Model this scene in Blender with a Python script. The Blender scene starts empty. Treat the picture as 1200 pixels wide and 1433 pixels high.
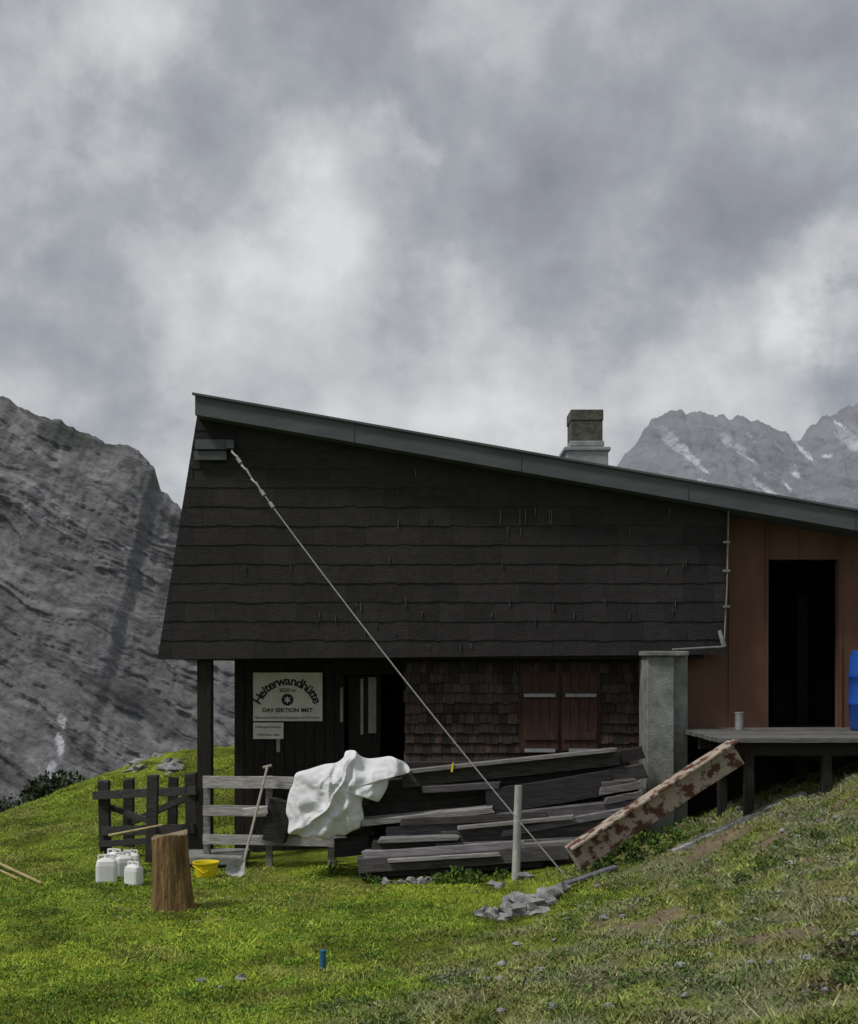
import bpy, math, random
import numpy as np
from mathutils import Vector, Matrix
R = random.Random(7); NR = np.random.RandomState(11)
sc = bpy.context.scene
sc.view_settings.view_transform='Standard'; sc.view_settings.look='None'
sc.view_settings.exposure=0; sc.view_settings.gamma=1
EYE=2.4; F=1840.0
def P(u,v,d):            # image pixel + assumed distance -> world metres
    return Vector(((u-600)/F*d, d, (930-v)/F*d+EYE))
# ------------------------------------------------------------------ noise
def _h(ix,iy,s):
    n=(ix*374761393+iy*668265263+s*1442695041)&0xffffffff
    n=((n^(n>>13))*1274126177)&0xffffffff
    return ((n^(n>>16))&0xffff)/65535.0
def vn(x,y,s=0):
    x=np.asarray(x,dtype=float);y=np.asarray(y,dtype=float)
    ix=np.floor(x).astype(np.int64);iy=np.floor(y).astype(np.int64)
    fx=x-ix;fy=y-iy;fx=fx*fx*(3-2*fx);fy=fy*fy*(3-2*fy)
    a=_h(ix,iy,s);b=_h(ix+1,iy,s);c=_h(ix,iy+1,s);d=_h(ix+1,iy+1,s)
    return (a*(1-fx)+b*fx)*(1-fy)+(c*(1-fx)+d*fx)*fy
def fbm(x,y,o=4,s=0,g=.5):
    t=0;a=1;n=0
    for i in range(o):
        ca,sa=math.cos(i*.9),math.sin(i*.9)
        t=t+a*vn((x*ca-y*sa)*2**i+i*17.3,(x*sa+y*ca)*2**i-i*9.1,s+i);n+=a;a*=g
    return t/n
def fbma(x,y,o=4,s=0,g=.5):   # keeps axis anisotropy
    t=0;a=1;n=0
    for i in range(o):
        t=t+a*vn(x*2**i+i*17.3,y*2**i-i*9.1,s+i);n+=a;a*=g
    return t/n
def sst(a,b,x):
    t=np.clip((x-a)/(b-a),0,1);return t*t*(3-2*t)
# ------------------------------------------------------------------ materials
def mat(name,c1,c2,scale=5,rough=.85,bump=.3,bscale=40,stretch=(1,1,1),attr=False,metal=0,rot=(0,0,0),dist=.02,spec=.3,lo=.3,hi=.7,c3=None,detail=5,vt='POINT'):
    m=bpy.data.materials.new(name);m.use_nodes=True;nt=m.node_tree;N=nt.nodes;L=nt.links
    b=N['Principled BSDF'];b.inputs['Roughness'].default_value=rough;b.inputs['Metallic'].default_value=metal
    b.inputs['Specular IOR Level'].default_value=spec
    tc=N.new('ShaderNodeTexCoord');mp=N.new('ShaderNodeMapping');mp.vector_type=vt;mp.inputs['Scale'].default_value=stretch
    mp.inputs['Rotation'].default_value=rot
    L.new(tc.outputs['Object'],mp.inputs['Vector'])
    n=N.new('ShaderNodeTexNoise');n.inputs['Scale'].default_value=scale;n.inputs['Detail'].default_value=detail;n.inputs['Roughness'].default_value=.62
    L.new(mp.outputs[0],n.inputs['Vector'])
    cr=N.new('ShaderNodeValToRGB');cr.color_ramp.elements[0].position=lo;cr.color_ramp.elements[1].position=hi
    cr.color_ramp.elements[0].color=(*c1,1);cr.color_ramp.elements[1].color=(*c2,1)
    if c3:
        e=cr.color_ramp.elements.new(hi+.05);e.color=(*c3,1)
    L.new(n.outputs[0],cr.inputs[0]);col=cr.outputs[0]
    if attr:
        at=N.new('ShaderNodeAttribute');at.attribute_name='Col'
        mx=N.new('ShaderNodeMix');mx.data_type='RGBA';mx.blend_type='MULTIPLY';mx.inputs[0].default_value=1
        L.new(col,mx.inputs[6]);L.new(at.outputs['Color'],mx.inputs[7]);col=mx.outputs[2]
    L.new(col,b.inputs['Base Color'])
    if bump>0:
        n2=N.new('ShaderNodeTexNoise');n2.inputs['Scale'].default_value=bscale;n2.inputs['Detail'].default_value=detail
        L.new(mp.outputs[0],n2.inputs['Vector'])
        bp=N.new('ShaderNodeBump');bp.inputs['Strength'].default_value=bump;bp.inputs['Distance'].default_value=dist
        L.new(n2.outputs[0],bp.inputs['Height']);L.new(bp.outputs[0],b.inputs['Normal'])
    return m
# ------------------------------------------------------------------ mesh builder
class MB:
    def __init__(s): s.v=[];s.f=[];s.c=[];s.m=[]
    def add(s,vs,fs,c=(1,1,1),mi=0):
        o=len(s.v);s.v+= [tuple(x) for x in vs]
        for f in fs: s.f.append([i+o for i in f]);s.c.append(c);s.m.append(mi)
    def box(s,a,b,c=(1,1,1),mi=0):
        x0,y0,z0=a;x1,y1,z1=b
        vs=[(x,y,z) for z in(z0,z1) for y in(y0,y1) for x in(x0,x1)]
        s.add(vs,[(0,2,3,1),(4,5,7,6),(0,1,5,4),(2,6,7,3),(0,4,6,2),(1,3,7,5)],c,mi)
    def beam(s,p0,p1,w,t,c=(1,1,1),mi=0,up=Vector((0,0,1)),twist=0,ends=0,seg=1):
        # w : horizontal thickness, t : vertical thickness
        p0=Vector(p0);p1=Vector(p1);d=(p1-p0).normalized();side=d.cross(up).normalized();u=side.cross(d).normalized()
        if twist:
            q=Matrix.Rotation(twist,3,d);side=q@side;u=q@u
        vs=[];n=seg+1
        for k in range(n):
            f=k/seg;p=p0.lerp(p1,f)
            if 0<k<seg: p=p+u*R.uniform(-1,1)*t*.05
            for a,b in((-1,-1),(1,-1),(1,1),(-1,1)):
                e=(R.uniform(-ends,ends) if k in(0,seg) else 0)
                vs.append(p+side*a*w/2+u*b*t/2+d*e)
        fs=[(3,2,1,0)]
        for k in range(seg):
            o=k*4
            for i in range(4):
                j=(i+1)%4;fs.append((o+i,o+j,o+4+j,o+4+i))
        o=seg*4;fs.append((o,o+1,o+2,o+3))
        s.add(vs,fs,c,mi)
    def cyl(s,p0,p1,r0,r1,n=16,c=(1,1,1),mi=0,cap=True,capmi=None,wob=0):
        p0=Vector(p0);p1=Vector(p1);d=(p1-p0).normalized()
        a=d.orthogonal().normalized();b=d.cross(a)
        w=[1+R.uniform(-wob,wob) for _ in range(n)]
        vs=[];
        for p,r in((p0,r0),(p1,r1)):
            for i in range(n):
                t=2*math.pi*i/n;vs.append(p+(a*math.cos(t)+b*math.sin(t))*r*w[i])
        s.add(vs,[(i,(i+1)%n,n+(i+1)%n,n+i) for i in range(n)],c,mi)
        if cap:
            cm=mi if capmi is None else capmi
            s.add(vs[:n],[tuple(range(n))[::-1]],c,cm);s.add(vs[n:],[tuple(range(n))],c,cm)
    def lathe(s,base,prof,n=20,c=(1,1,1),mi=0):
        vs=[];base=Vector(base)
        for r,z in prof:
            for i in range(n):
                t=2*math.pi*i/n;vs.append(base+Vector((r*math.cos(t),r*math.sin(t),z)))
        fs=[]
        for k in range(len(prof)-1):
            for i in range(n):
                j=(i+1)%n;fs.append((k*n+i,k*n+j,(k+1)*n+j,(k+1)*n+i))
        fs.append(tuple(range(n))[::-1]);fs.append(tuple(range((len(prof)-1)*n,len(prof)*n)))
        s.add(vs,fs,c,mi)
    def rock(s,ce,sz,c=(1,1,1),mi=0,n=12,seed=0,rough=.5):
        vs=[];fs=[]
        for i in range(n//2+1):
            ph=math.pi*i/(n//2)
            for j in range(n):
                th=2*math.pi*j/n
                dx,dy,dz=math.sin(ph)*math.cos(th),math.sin(ph)*math.sin(th),math.cos(ph)
                k=1+rough*(float(vn(dx*1.7+seed*3.1+dz,dy*1.7-seed+dz*2,seed))-.5)*2
                vs.append((ce[0]+dx*sz[0]*k,ce[1]+dy*sz[1]*k,ce[2]+dz*sz[2]*k))
        for i in range(n//2):
            for j in range(n):
                k=(j+1)%n;fs.append((i*n+j,(i+1)*n+j,(i+1)*n+k,i*n+k))
        s.add(vs,fs,c,mi)
    def leaves(s,ce,ra,n,sz,col,vary=.4,mi=0,up=.0):
        for _ in range(n):
            while 1:
                q=Vector((R.uniform(-1,1),R.uniform(-1,1),R.uniform(-1,1)))
                if q.length<1: break
            q=q.normalized()*(q.length**.5)
            p=Vector((ce[0]+q.x*ra[0],ce[1]+q.y*ra[1],ce[2]+q.z*ra[2]))
            a=Vector((R.gauss(0,1),R.gauss(0,1),R.gauss(0,1)+up)).normalized()
            b=a.orthogonal().normalized();b=Matrix.Rotation(R.uniform(0,6.3),3,a)@b
            l=sz*R.uniform(.6,1.4);k=R.uniform(1-vary,1+vary)
            s.add([p,p+a*l*.5+b*l*.25,p+a*l,p+a*l*.5-b*l*.25],[(0,1,2,3)],(col[0]*k,col[1]*k,col[2]*k),mi)
    def obj(s,name,mats,parent=None,smooth=False,bevel=0):
        me=bpy.data.meshes.new(name);me.from_pydata(s.v,[],s.f)
        for m in mats: me.materials.append(m)
        at=me.color_attributes.new('Col','FLOAT_COLOR','CORNER')
        buf=[]
        for f,c in zip(s.f,s.c): buf+= list((c[0],c[1],c[2],1.0))*len(f)
        at.data.foreach_set('color',buf)
        me.polygons.foreach_set('material_index',s.m)
        if smooth: me.polygons.foreach_set('use_smooth',[True]*len(s.f))
        me.update()
        o=bpy.data.objects.new(name,me);sc.collection.objects.link(o)
        if parent: o.parent=parent
        if bevel:
            b=o.modifiers.new('bevel','BEVEL');b.width=bevel;b.segments=2;b.limit_method='ANGLE'
        return o
def empty(name):
    e=bpy.data.objects.new(name,None);sc.collection.objects.link(e);e.empty_display_size=.2;return e
def npmesh(name,V,Fc,cols,m,smooth=True):
    me=bpy.data.meshes.new(name);nv=len(V);nf=len(Fc);k=Fc.shape[1]
    me.vertices.add(nv);me.vertices.foreach_set('co',V.astype(np.float32).ravel())
    me.loops.add(nf*k);me.loops.foreach_set('vertex_index',Fc.astype(np.int32).ravel())
    me.polygons.add(nf);me.polygons.foreach_set('loop_start',np.arange(0,nf*k,k,dtype=np.int32))
    me.polygons.foreach_set('loop_total',np.full(nf,k,dtype=np.int32))
    me.update(calc_edges=True)
    if smooth: me.polygons.foreach_set('use_smooth',np.ones(nf,dtype=bool))
    if cols is not None:
        at=me.color_attributes.new('Col','FLOAT_COLOR','POINT')
        at.data.foreach_set('color',np.concatenate([cols,np.ones((nv,1))],1).astype(np.float32).ravel())
    me.materials.append(m);me.update()
    o=bpy.data.objects.new(name,me);sc.collection.objects.link(o);return o
def gridfaces(nx,ny):
    i,j=np.meshgrid(np.arange(nx-1),np.arange(ny-1),indexing='ij');a=(i*ny+j).ravel()
    return np.stack([a,a+ny,a+ny+1,a+1],1)
# ------------------------------------------------------------------ terrain
cp=[(220,1197,16.5),(500,1212,15.8),(350,1205,16),(240,1270,13),(165,1237,14.4),(150,1192,17),(0,1215,15.6),(0,1155,20),
 (60,1128,21),(100,1106,22),(160,1080,24),(220,1062,26),(320,1056,27.5),(450,1060,27.5),(451,1363,10.2),(0,1433,8.78),(0,1320,11.3),(250,1433,8.7),(200,1350,10.5),
 (420,1433,8.3),(560,1400,8.6),(640,1320,10.8),(700,1285,12.4),(720,1233,14.3),(790,1222,13.8),(850,1222,13.6),(600,1225,14.8),(520,1290,12.3),
 (700,1433,7.2),(900,1433,6.5),(1200,1433,5.8),(1200,1340,7.3),(1200,1240,9.5),(1200,1150,12),(1200,1098,14),(1100,1125,14),(1000,1170,14),(940,1195,13.9),
 (1000,1300,9.3),(850,1320,9.8),(1100,1200,11.5),(900,1250,12)]
pts=[tuple(P(*c)) for c in cp]
pts+=[(0,0,EYE-1.6),(3,1,EYE-1.45),(-4,1,EYE-2.1),(-3,4,EYE-2.2),(0,-4,EYE-1.5),(-9,8,EYE-2.6),(-11,14,EYE-2.9),(-9.5,18,EYE-2.95),(-10,22,EYE-3.6),(-9,26,EYE-4),(-7,28,EYE-3.4),(-4,31,EYE-3.0),(0,31,EYE-3),(0,18,EYE-2.4),(0,22,EYE-2.3),(3,17,EYE-2.0),(5,17,EYE-1.35),(5,24,EYE-1.7),(8,14,EYE-.7),(8,20,EYE-1.2),(10,6,EYE-.5),(12,14,EYE-.1),(12,28,EYE-1.5),(12,-2,EYE-.6)]
CTL=np.array(pts);CXY=CTL[:,:2];NC=len(CXY)
def tps(r2): return np.where(r2>1e-12,.5*r2*np.log(r2+1e-20),0)
KK=tps(((CXY[:,None]-CXY[None])**2).sum(-1))+np.eye(NC)*.25
Pm=np.c_[np.ones(NC),CXY];MM=np.zeros((NC+3,NC+3));MM[:NC,:NC]=KK;MM[:NC,NC:]=Pm;MM[NC:,:NC]=Pm.T
SOL=np.linalg.solve(MM,np.r_[CTL[:,2],0,0,0])
def slopew(x,y,z):   # 1 on the rough right-hand slope, 0 in the yard
    w=sst(EYE-2.33,EYE-2.08,z+.16*(fbm(x*1.2,y*1.2,3,5)-.5)*2)
    return w*sst(-1.6,-.3,x)
def H(x,y):
    x=np.atleast_1d(np.asarray(x,float));y=np.atleast_1d(np.asarray(y,float));sh=x.shape;x=x.ravel();y=y.ravel()
    xc=np.clip(x,-12,12);yc=np.clip(y,-4,31);z=np.empty_like(x)
    for a in range(0,len(x),20000):
        q=np.c_[xc[a:a+20000],yc[a:a+20000]]
        r2=((q[:,None]-CXY[None])**2).sum(-1)
        z[a:a+20000]=tps(r2)@SOL[:NC]+SOL[NC]+q@SOL[NC+1:]
    z=np.clip(z,EYE-6,EYE+1)
    s=sst(EYE-2.3,EYE-2.0,z)
    z=z+(fbm(x*.9,y*.9,3,1)-.5)*.12+(fbm(x*4,y*4,3,2)-.5)*(.035+.14*s)
    far=-.6*np.maximum(0,y-31)-.5*np.maximum(0,-x-12)
    z=z+far+.12*np.clip(x-12,0,300)*(y<60)+ (fbm(x*.02,y*.02,4,3)-.5)*np.clip(np.hypot(x,y-10)-30,0,60)*.3
    z=np.maximum(z,-115+(fbm(x*.01,y*.01,3,4)-.5)*12)
    return z.reshape(sh)
def H1(x,y): return float(H(x,y)[0])
def grow(a,st,lim,k=1.16):
    o=[];s=st
    while a<lim: s*=k;a+=s;o.append(a)
    return o
gx=list(np.arange(-12,10.01,.1));gy=list(np.arange(3,30.01,.1))
rx=grow(10,.1,5000);gx=[-2-(q-10)-10 for q in rx][::-1]+gx+rx
ry=grow(30,.1,6000);gyl=grow(0,.1,2000);gy=[3-q for q in gyl][::-1]+gy+ry
gx=np.array(gx);gy=np.array(gy)
GX,GY=np.meshgrid(gx,gy,indexing='ij');GZ=H(GX,GY)
def soil(x,y): return sst(.655,.72,fbm(x*1.7+3,y*1.7,4,21))
def gcol(x,y,z):
    s=slopew(x,y,z)[:,None]
    a=fbm(x*1.6,y*1.6,4,8)[:,None];b=fbm(x*.5+9,y*.5,3,9)[:,None];c=fbm(x*5,y*5,3,10)[:,None];e=fbm(x*2.6+4,y*2.6,4,11)[:,None]
    yard=np.array([.175,.250,.030])*(1-b)+np.array([.30,.38,.042])*b
    yard=yard*(1-sst(.5,.62,a)*.45)*(.65+.7*e)
    worn=sst(.60,.70,fbm(x*.9+2,y*.9,4,18))[:,None]
    yard=yard*(1-worn*.4)+np.array([.22,.20,.08])*worn*.4
    sl=np.array([.13,.175,.042])*(1-a)+np.array([.25,.28,.075])*a
    sl=sl*(.4+1.2*c)
    dry=sst(.54,.68,fbm(x*2.2,y*2.2,4,12))[:,None]
    sl=sl*(1-dry*.5)+np.array([.28,.25,.14])*dry*.5
    gs=sst(.54,.60,fbm(x*1.9-5,y*1.9,4,15))[:,None]
    sl=sl*(1-gs*.5)+np.array([.24,.25,.18])*gs*.5
    return yard*(1-s)+sl*s
cols=gcol(GX.ravel(),GY.ravel(),GZ.ravel())
so=(soil(GX.ravel(),GY.ravel())*slopew(GX.ravel(),GY.ravel(),GZ.ravel()))[:,None]
gc=cols*.6*(1-so)+np.array([.17,.135,.10])*so
farm=sst(30,90,np.hypot(GX,GY-10).ravel())[:,None]
gc=gc*(1-farm)+np.array([.07,.085,.05])*farm
m_ground=mat('ground_mat',(.55,.55,.55),(1.35,1.3,1.2),scale=9,bump=.8,bscale=22,dist=.05,attr=True,rough=.95,spec=.1)
V=np.stack([GX.ravel(),GY.ravel(),GZ.ravel()],1)
npmesh('ground',V,gridfaces(len(gx),len(gy)),gc,m_ground)
# ------------------------------------------------------------------ grass blades
NB=430000
d=5.2+(24-5.2)*NR.rand(NB)**1.25
x=d*(NR.rand(NB)*2-1)*.40
ok=~((d>15.9)&(x>-2.3)&(x<9))&~((d>14.55)&(x>-1)&(x<2.5)&(d<16))
x=x[ok];d=d[ok];z=H(x,d)
s=slopew(x,d,z);so=soil(x,d)*s
ok=NR.rand(len(x))>so*.85
x=x[ok];d=d[ok];z=z[ok];s=s[ok]
nb=len(x);c=gcol(x,d,z)*(.68+.68*NR.rand(nb))[:,None]
stw=(NR.rand(nb)<.03+.07*s)[:,None];c=np.where(stw,np.array([.36,.33,.15])*(.7+.5*NR.rand(nb))[:,None],c)
cl=fbm(x*3,d*3,3,30)
h=(.009+.014*NR.rand(nb))*(.15+1.9*cl)*(1+.35*s);h=h*np.where(NR.rand(nb)<.010,2.8,1)
w=.0036+.0030*NR.rand(nb)+.00028*d
th=NR.rand(nb)*6.283;lx=NR.randn(nb)*1.0;ly=NR.randn(nb)*1.0
Vb=np.empty((nb,3,3))
Vb[:,0]=np.stack([x-np.cos(th)*w,d-np.sin(th)*w,z-.005],1);Vb[:,1]=np.stack([x+np.cos(th)*w,d+np.sin(th)*w,z-.005],1)
Vb[:,2]=np.stack([x+lx*h,d+ly*h,z+h],1)
m_grass=mat('grass_mat',(.8,.8,.8),(1.25,1.25,1.2),scale=2,bump=0,attr=True,rough=.7,spec=.2,detail=2)
npmesh('grass',Vb.reshape(-1,3),np.arange(nb*3).reshape(-1,3),np.repeat(c,3,0),m_grass,False)
# ------------------------------------------------------------------ mountains
def mountain(name,ridge,d0,dep,px0,px1,nx,nz,zb,m,k,jag,jamp,colf,kg=1.0,kb=1.0):
    # k : size factor of relief, kg gullies, kb bedding
    rx=[r[0] for r in ridge];ry=[r[1] for r in ridge]
    u=np.linspace(px0,px1,nx);v=np.linspace(0,1,nz)
    U,Vv=np.meshgrid(u,v,indexing='ij')
    rd=d0+dep
    zr=(930-np.interp(U,rx,ry))/F*rd+EYE
    zr=zr+(fbm(U*jag,U*0+3.3,5,40,.5)-.5)*jamp*k
    xx=(U-600)/F*rd;z=zb+(zr-zb)*Vv;y=d0+dep*Vv
    X_,Z_=xx/k,z/k
    wx=(fbm(X_*.03,Z_*.03,4,47)-.5)*20
    al=X_*.88-Z_*.47;ac=X_*.47+Z_*.88+wx
    fade=1-sst(.95,1,Vv)*.8
    g1=1-np.abs(2*fbm(X_*.018+Z_*.014+wx*.02,Z_*.007,5,41)-1)
    g2=1-np.abs(2*fbm(X_*.06+Z_*.05,Z_*.03,5,42)-1)
    D=(-(g1-.6)*20-(g2-.6)*6)*kg
    D=D+(fbma(ac/9,al/90,5,44,.65)-.5)*13*kb*(.4+1.2*fbm(X_*.02,Z_*.02,3,46))
    D=D+(fbm(X_*.25,Z_*.25,4,45,.6)-.5)*3.6
    y=y+D*k*fade
    V=np.stack([xx,y,z],-1)
    back=V[:,-1:,:].copy();back[...,1]+=dep*1.2;back[...,2]=zb
    V=np.concatenate([V,back],1)
    e=lambda a:np.concatenate([a,a[:,-1:]],1).ravel()
    c=colf(e(xx),e(z),e(Vv),e(ac),e(al),e(g1),rd)
    return npmesh(name,V.reshape(-1,3),gridfaces(nx,nz+1),c,m,False)
def snowspot(col,x,z,spots,rd):
    for u,v,ru,rv in spots:
        sx,sz=(u-600)/F*rd,(930-v)/F*rd+EYE
        q=((x-sx+(z-sz)*.35)/(ru/F*rd))**2+((z-sz)/(rv/F*rd))**2
        mgt=sst(1.2,.7,q+ (fbm(x*.4*660/rd,z*.4*660/rd,4,77)-.5)*3.0)[:,None]*.85
        col=col*(1-mgt)+np.array([.44,.45,.48])*mgt
    return col
def c_left(x,z,v,ac,al,g1,rd):
    a=fbm(x*.04,z*.04,5,50);b=fbma(ac/3.2,al/70,5,51,.65);b2=fbma(ac/11,al/110,4,56,.6)
    g=(.075+.075*a+.20*(b-.5)+.12*(b2-.5)+.03*(g1-.6))[:,None]
    g=np.clip(g,.025,.4)
    col=g*np.array([.99,.995,1.03])
    veg=(sst(.53,.61,fbm(x*.10,z*.10,5,52))*(.85*sst(.82,.97,v)+.6*sst(.62,.38,v)))[:,None]
    col=col*(1-veg*.7)+np.array([.030,.038,.026])*veg*.7
    return snowspot(col,x,z,[(186,993,5,9),(189,1020,4,14),(192,1045,5,16),(211,780,9,3),(40,845,14,2)],rd)
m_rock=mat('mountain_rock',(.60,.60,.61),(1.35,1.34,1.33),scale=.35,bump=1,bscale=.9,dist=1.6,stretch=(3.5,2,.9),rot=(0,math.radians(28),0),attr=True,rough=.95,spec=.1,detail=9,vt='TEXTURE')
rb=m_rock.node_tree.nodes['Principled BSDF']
rb.inputs['Emission Color'].default_value=(.42,.45,.50,1);rb.inputs['Emission Strength'].default_value=.02  # slight haze on the nearer mountain, put into the rock as a faint glow
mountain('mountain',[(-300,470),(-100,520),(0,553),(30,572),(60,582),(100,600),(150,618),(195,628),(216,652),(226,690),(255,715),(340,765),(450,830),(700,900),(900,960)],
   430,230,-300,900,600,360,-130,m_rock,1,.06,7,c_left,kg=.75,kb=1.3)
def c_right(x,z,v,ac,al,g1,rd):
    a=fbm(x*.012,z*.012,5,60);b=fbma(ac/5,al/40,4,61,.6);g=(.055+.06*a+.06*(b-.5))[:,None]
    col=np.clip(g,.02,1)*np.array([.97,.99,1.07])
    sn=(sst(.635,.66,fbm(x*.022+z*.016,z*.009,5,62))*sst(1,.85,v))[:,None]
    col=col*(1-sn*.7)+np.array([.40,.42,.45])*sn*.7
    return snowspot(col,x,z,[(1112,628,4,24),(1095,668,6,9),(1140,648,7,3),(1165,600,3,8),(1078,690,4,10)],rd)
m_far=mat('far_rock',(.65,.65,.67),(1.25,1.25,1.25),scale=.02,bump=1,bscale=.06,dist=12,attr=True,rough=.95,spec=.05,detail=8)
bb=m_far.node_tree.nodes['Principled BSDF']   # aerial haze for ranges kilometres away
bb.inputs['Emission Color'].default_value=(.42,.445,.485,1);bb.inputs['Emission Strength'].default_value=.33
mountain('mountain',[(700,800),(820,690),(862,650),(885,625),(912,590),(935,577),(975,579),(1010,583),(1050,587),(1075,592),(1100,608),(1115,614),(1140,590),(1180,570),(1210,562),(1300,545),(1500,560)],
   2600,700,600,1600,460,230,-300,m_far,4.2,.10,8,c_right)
# ------------------------------------------------------------------ building
m_sid=mat('dark_shingle_boards',(.74,.74,.75),(1.22,1.2,1.18),scale=7,stretch=(1,1,1.6),bump=.4,bscale=22,attr=True,rough=.85,spec=.2)
m_shg=mat('wood_shingles',(.5,.5,.5),(1.5,1.45,1.4),scale=14,stretch=(3,1,.6),bump=.5,bscale=60,attr=True,rough=.9)
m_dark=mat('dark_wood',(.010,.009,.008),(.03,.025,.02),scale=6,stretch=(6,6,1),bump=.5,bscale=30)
m_fasc=mat('roof_sheet_metal',(.060,.071,.077),(.095,.109,.115),scale=2.5,bump=.12,bscale=20,rough=.65,spec=.25,stretch=(.6,1,3))
m_brown=mat('brown_panels',(.098,.050,.032),(.160,.084,.054),scale=2.2,bump=.15,bscale=30,rough=.8,stretch=(1,1,.5))
m_conc=mat('concrete',(.11,.12,.11),(.27,.28,.26),scale=6,bump=.4,bscale=40,c3=(.17,.17,.15))
m_metal=mat('grey_metal',(.20,.22,.22),(.33,.35,.35),scale=8,bump=.1,rough=.5,metal=.2)
m_shut=mat('shutter_paint',(.034,.019,.014),(.072,.038,.027),scale=8,stretch=(6,1,.7),bump=.4,bscale=30)
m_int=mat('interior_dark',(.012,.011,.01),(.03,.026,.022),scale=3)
hut=empty('alpine_hut')
def FX(u,d=16): return (u-600)/F*d
def FZ(v,d=16): return (930-v)/F*d+EYE
def clip(poly,a,b):
    out=[];nx,ny=-(b[1]-a[1]),(b[0]-a[0])
    f=lambda p:(p[0]-a[0])*nx+(p[1]-a[1])*ny
    for i in range(len(poly)):
        p,q=poly[i],poly[(i+1)%len(poly)];fp,fq=f(p),f(q)
        if fp>=0: out.append(p)
        if fp*fq<0:
            t=fp/(fp-fq);out.append((p[0]+(q[0]-p[0])*t,p[1]+(q[1]-p[1])*t))
    return out
DF=15.75
xa,za=FX(275,DF),FZ(550,DF);xb,zb=FX(1200,DF),FZ(712,DF);sl=(zb-za)/(xb-xa)
def roofz(x): return za+sl*(x-xa)
TH=.265
XR=9.5;YB=24.5
XL0,XL1=FX(276),FX(220);ZS=FZ(922.5)
poly=[(XL1,ZS),(FX(1015),ZS+.06),(FX(1015),roofz(FX(1015))-TH+.06),(XL0,roofz(XL0)-TH+.06)]
b=MB();z=ZS;row=0
b.add([(p[0],16.06,p[1]) for p in poly],[(0,1,2,3)],(.02,.02,.02))
while z<poly[3][1]+.1:
    hh=.232;xx=XL1-R.uniform(0,.4)
    while xx<poly[1][0]:
        ww=R.uniform(.28,.42)
        zl,zr_=z+R.uniform(-.008,.008),z+R.uniform(-.008,.008)
        q=[(xx,zl),(xx+ww*.33,zl+R.uniform(-.006,.006)),(xx+ww*.66,zr_+R.uniform(-.006,.006)),(xx+ww-.002,zr_),(xx+ww-.002,z+hh+.014),(xx,z+hh+.014)]
        if row==0: q=[(p[0],max(p[1],ZS)) if j<4 else p for j,p in enumerate(q)]
        for i in range(4):
            q=clip(q,poly[i],poly[(i+1)%4])
            if len(q)<3: break
        if len(q)>=3:
            k=.0265*R.uniform(.84,1.16);off=R.uniform(0,.003)
            c=(k*1.04,k*.97,k*1.0)
            fr=[(p[0],16.0+.009*(p[1]-z)/hh-off,p[1]) for p in q];bk=[(p[0],16.05,p[1]) for p in q]
            m=len(q);b.add(fr+bk,[tuple(range(m))]+[(i,(i+1)%m,m+(i+1)%m,m+i)[::-1] for i in range(m)],c)
        xx+=ww
    z+=hh;row+=1
b.obj('upper_cladding',[m_sid],hut)
b=MB()
for _ in range(50):
    u=R.uniform(260,990);v=R.choice([632,660,688,720,735,790,840,862,880,905])+R.uniform(-8,8)
    if v<600+(u-275)*.175: continue
    x=FX(u);zz=FZ(v);k=R.uniform(.05,.12)
    b.box((x-.004,15.985,zz-R.uniform(.02,.085)),(x+.004,15.995,zz+.03),(k,k,k))
for u in(700,727,735,768,771):
    x=FX(u);zz=FZ(724);b.box((x-.004,15.985,zz-.08),(x+.004,15.994,zz+.09),(.12,.12,.12))
b.obj('cladding_clips',[m_sid],hut)
b=MB()
xl=xa-.02
V4=[(xl,roofz(xl)),(XR,roofz(XR)),(XR,roofz(XR)-TH),(xl,roofz(xl)-TH)]
fr=[(p[0],DF,p[1]) for p in V4];bk=[(p[0],YB,p[1]) for p in V4]
b.add(fr+bk,[(0,3,2,1),(4,5,6,7),(0,1,5,4),(2,3,7,6),(0,4,7,3),(1,2,6,5)])
b.beam((xl-.03,DF-.012,roofz(xl-.03)-.02),(XR,DF-.012,roofz(XR)-.02),.05,.03)
for xx in np.arange(xl+1.9,XR,2.0):
    b.beam((xx,DF-.006,roofz(xx)-TH+.005),(xx,DF-.006,roofz(xx)-.035),.010,.010,up=Vector((0,1,0)))
b.obj('roof',[m_fasc],hut,bevel=.006)
b=MB()
b.add([(XL1,16.07,ZS),(XL1,YB-.3,ZS),(XL0,YB-.3,poly[3][1]-.06),(XL0,16.07,poly[3][1]-.06)],[(0,1,2,3)])
b.add([(XL1,YB-.3,-.2),(XR-.3,YB-.3,-.2),(XR-.3,YB-.3,roofz(XR)-TH),(XL0,YB-.3,poly[3][1]-.06)],[(0,1,2,3)])
b.add([(XR-.3,16.3,-.2),(XR-.3,YB-.3,-.2),(XR-.3,YB-.3,roofz(XR)-TH),(XR-.3,16.3,roofz(XR)-TH)],[(0,1,2,3)])
b.box((XL1+.01,16.07,ZS+.004),(FX(985),YB-.32,ZS+.06))
zd=FZ(1018,16.3)
b.box((FX(965),16.5,zd-.12),(XR-.32,YB-.32,zd-.01))
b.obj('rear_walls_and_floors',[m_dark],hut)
DW=17.1
g0=-.3
b=MB()
x0=FX(328,DW);xd0=FX(482,DW);xd1=FX(566,DW);zt=ZS
zdt=FZ(944,DW)
nb_=11
for i in range(nb_):
    a=x0+(xd0-x0)*i/nb_;e=x0+(xd0-x0)*(i+1)/nb_-.006
    b.box((a,DW-R.uniform(0,.008),g0),(e,DW+.05,zt-.002))
b.box((xd0,DW-.01,zdt),(xd1+.4,DW+.05,zt-.002))
b.box((xd1,DW,g0),(xd1+.5,DW+.05,zdt-.002))
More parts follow.
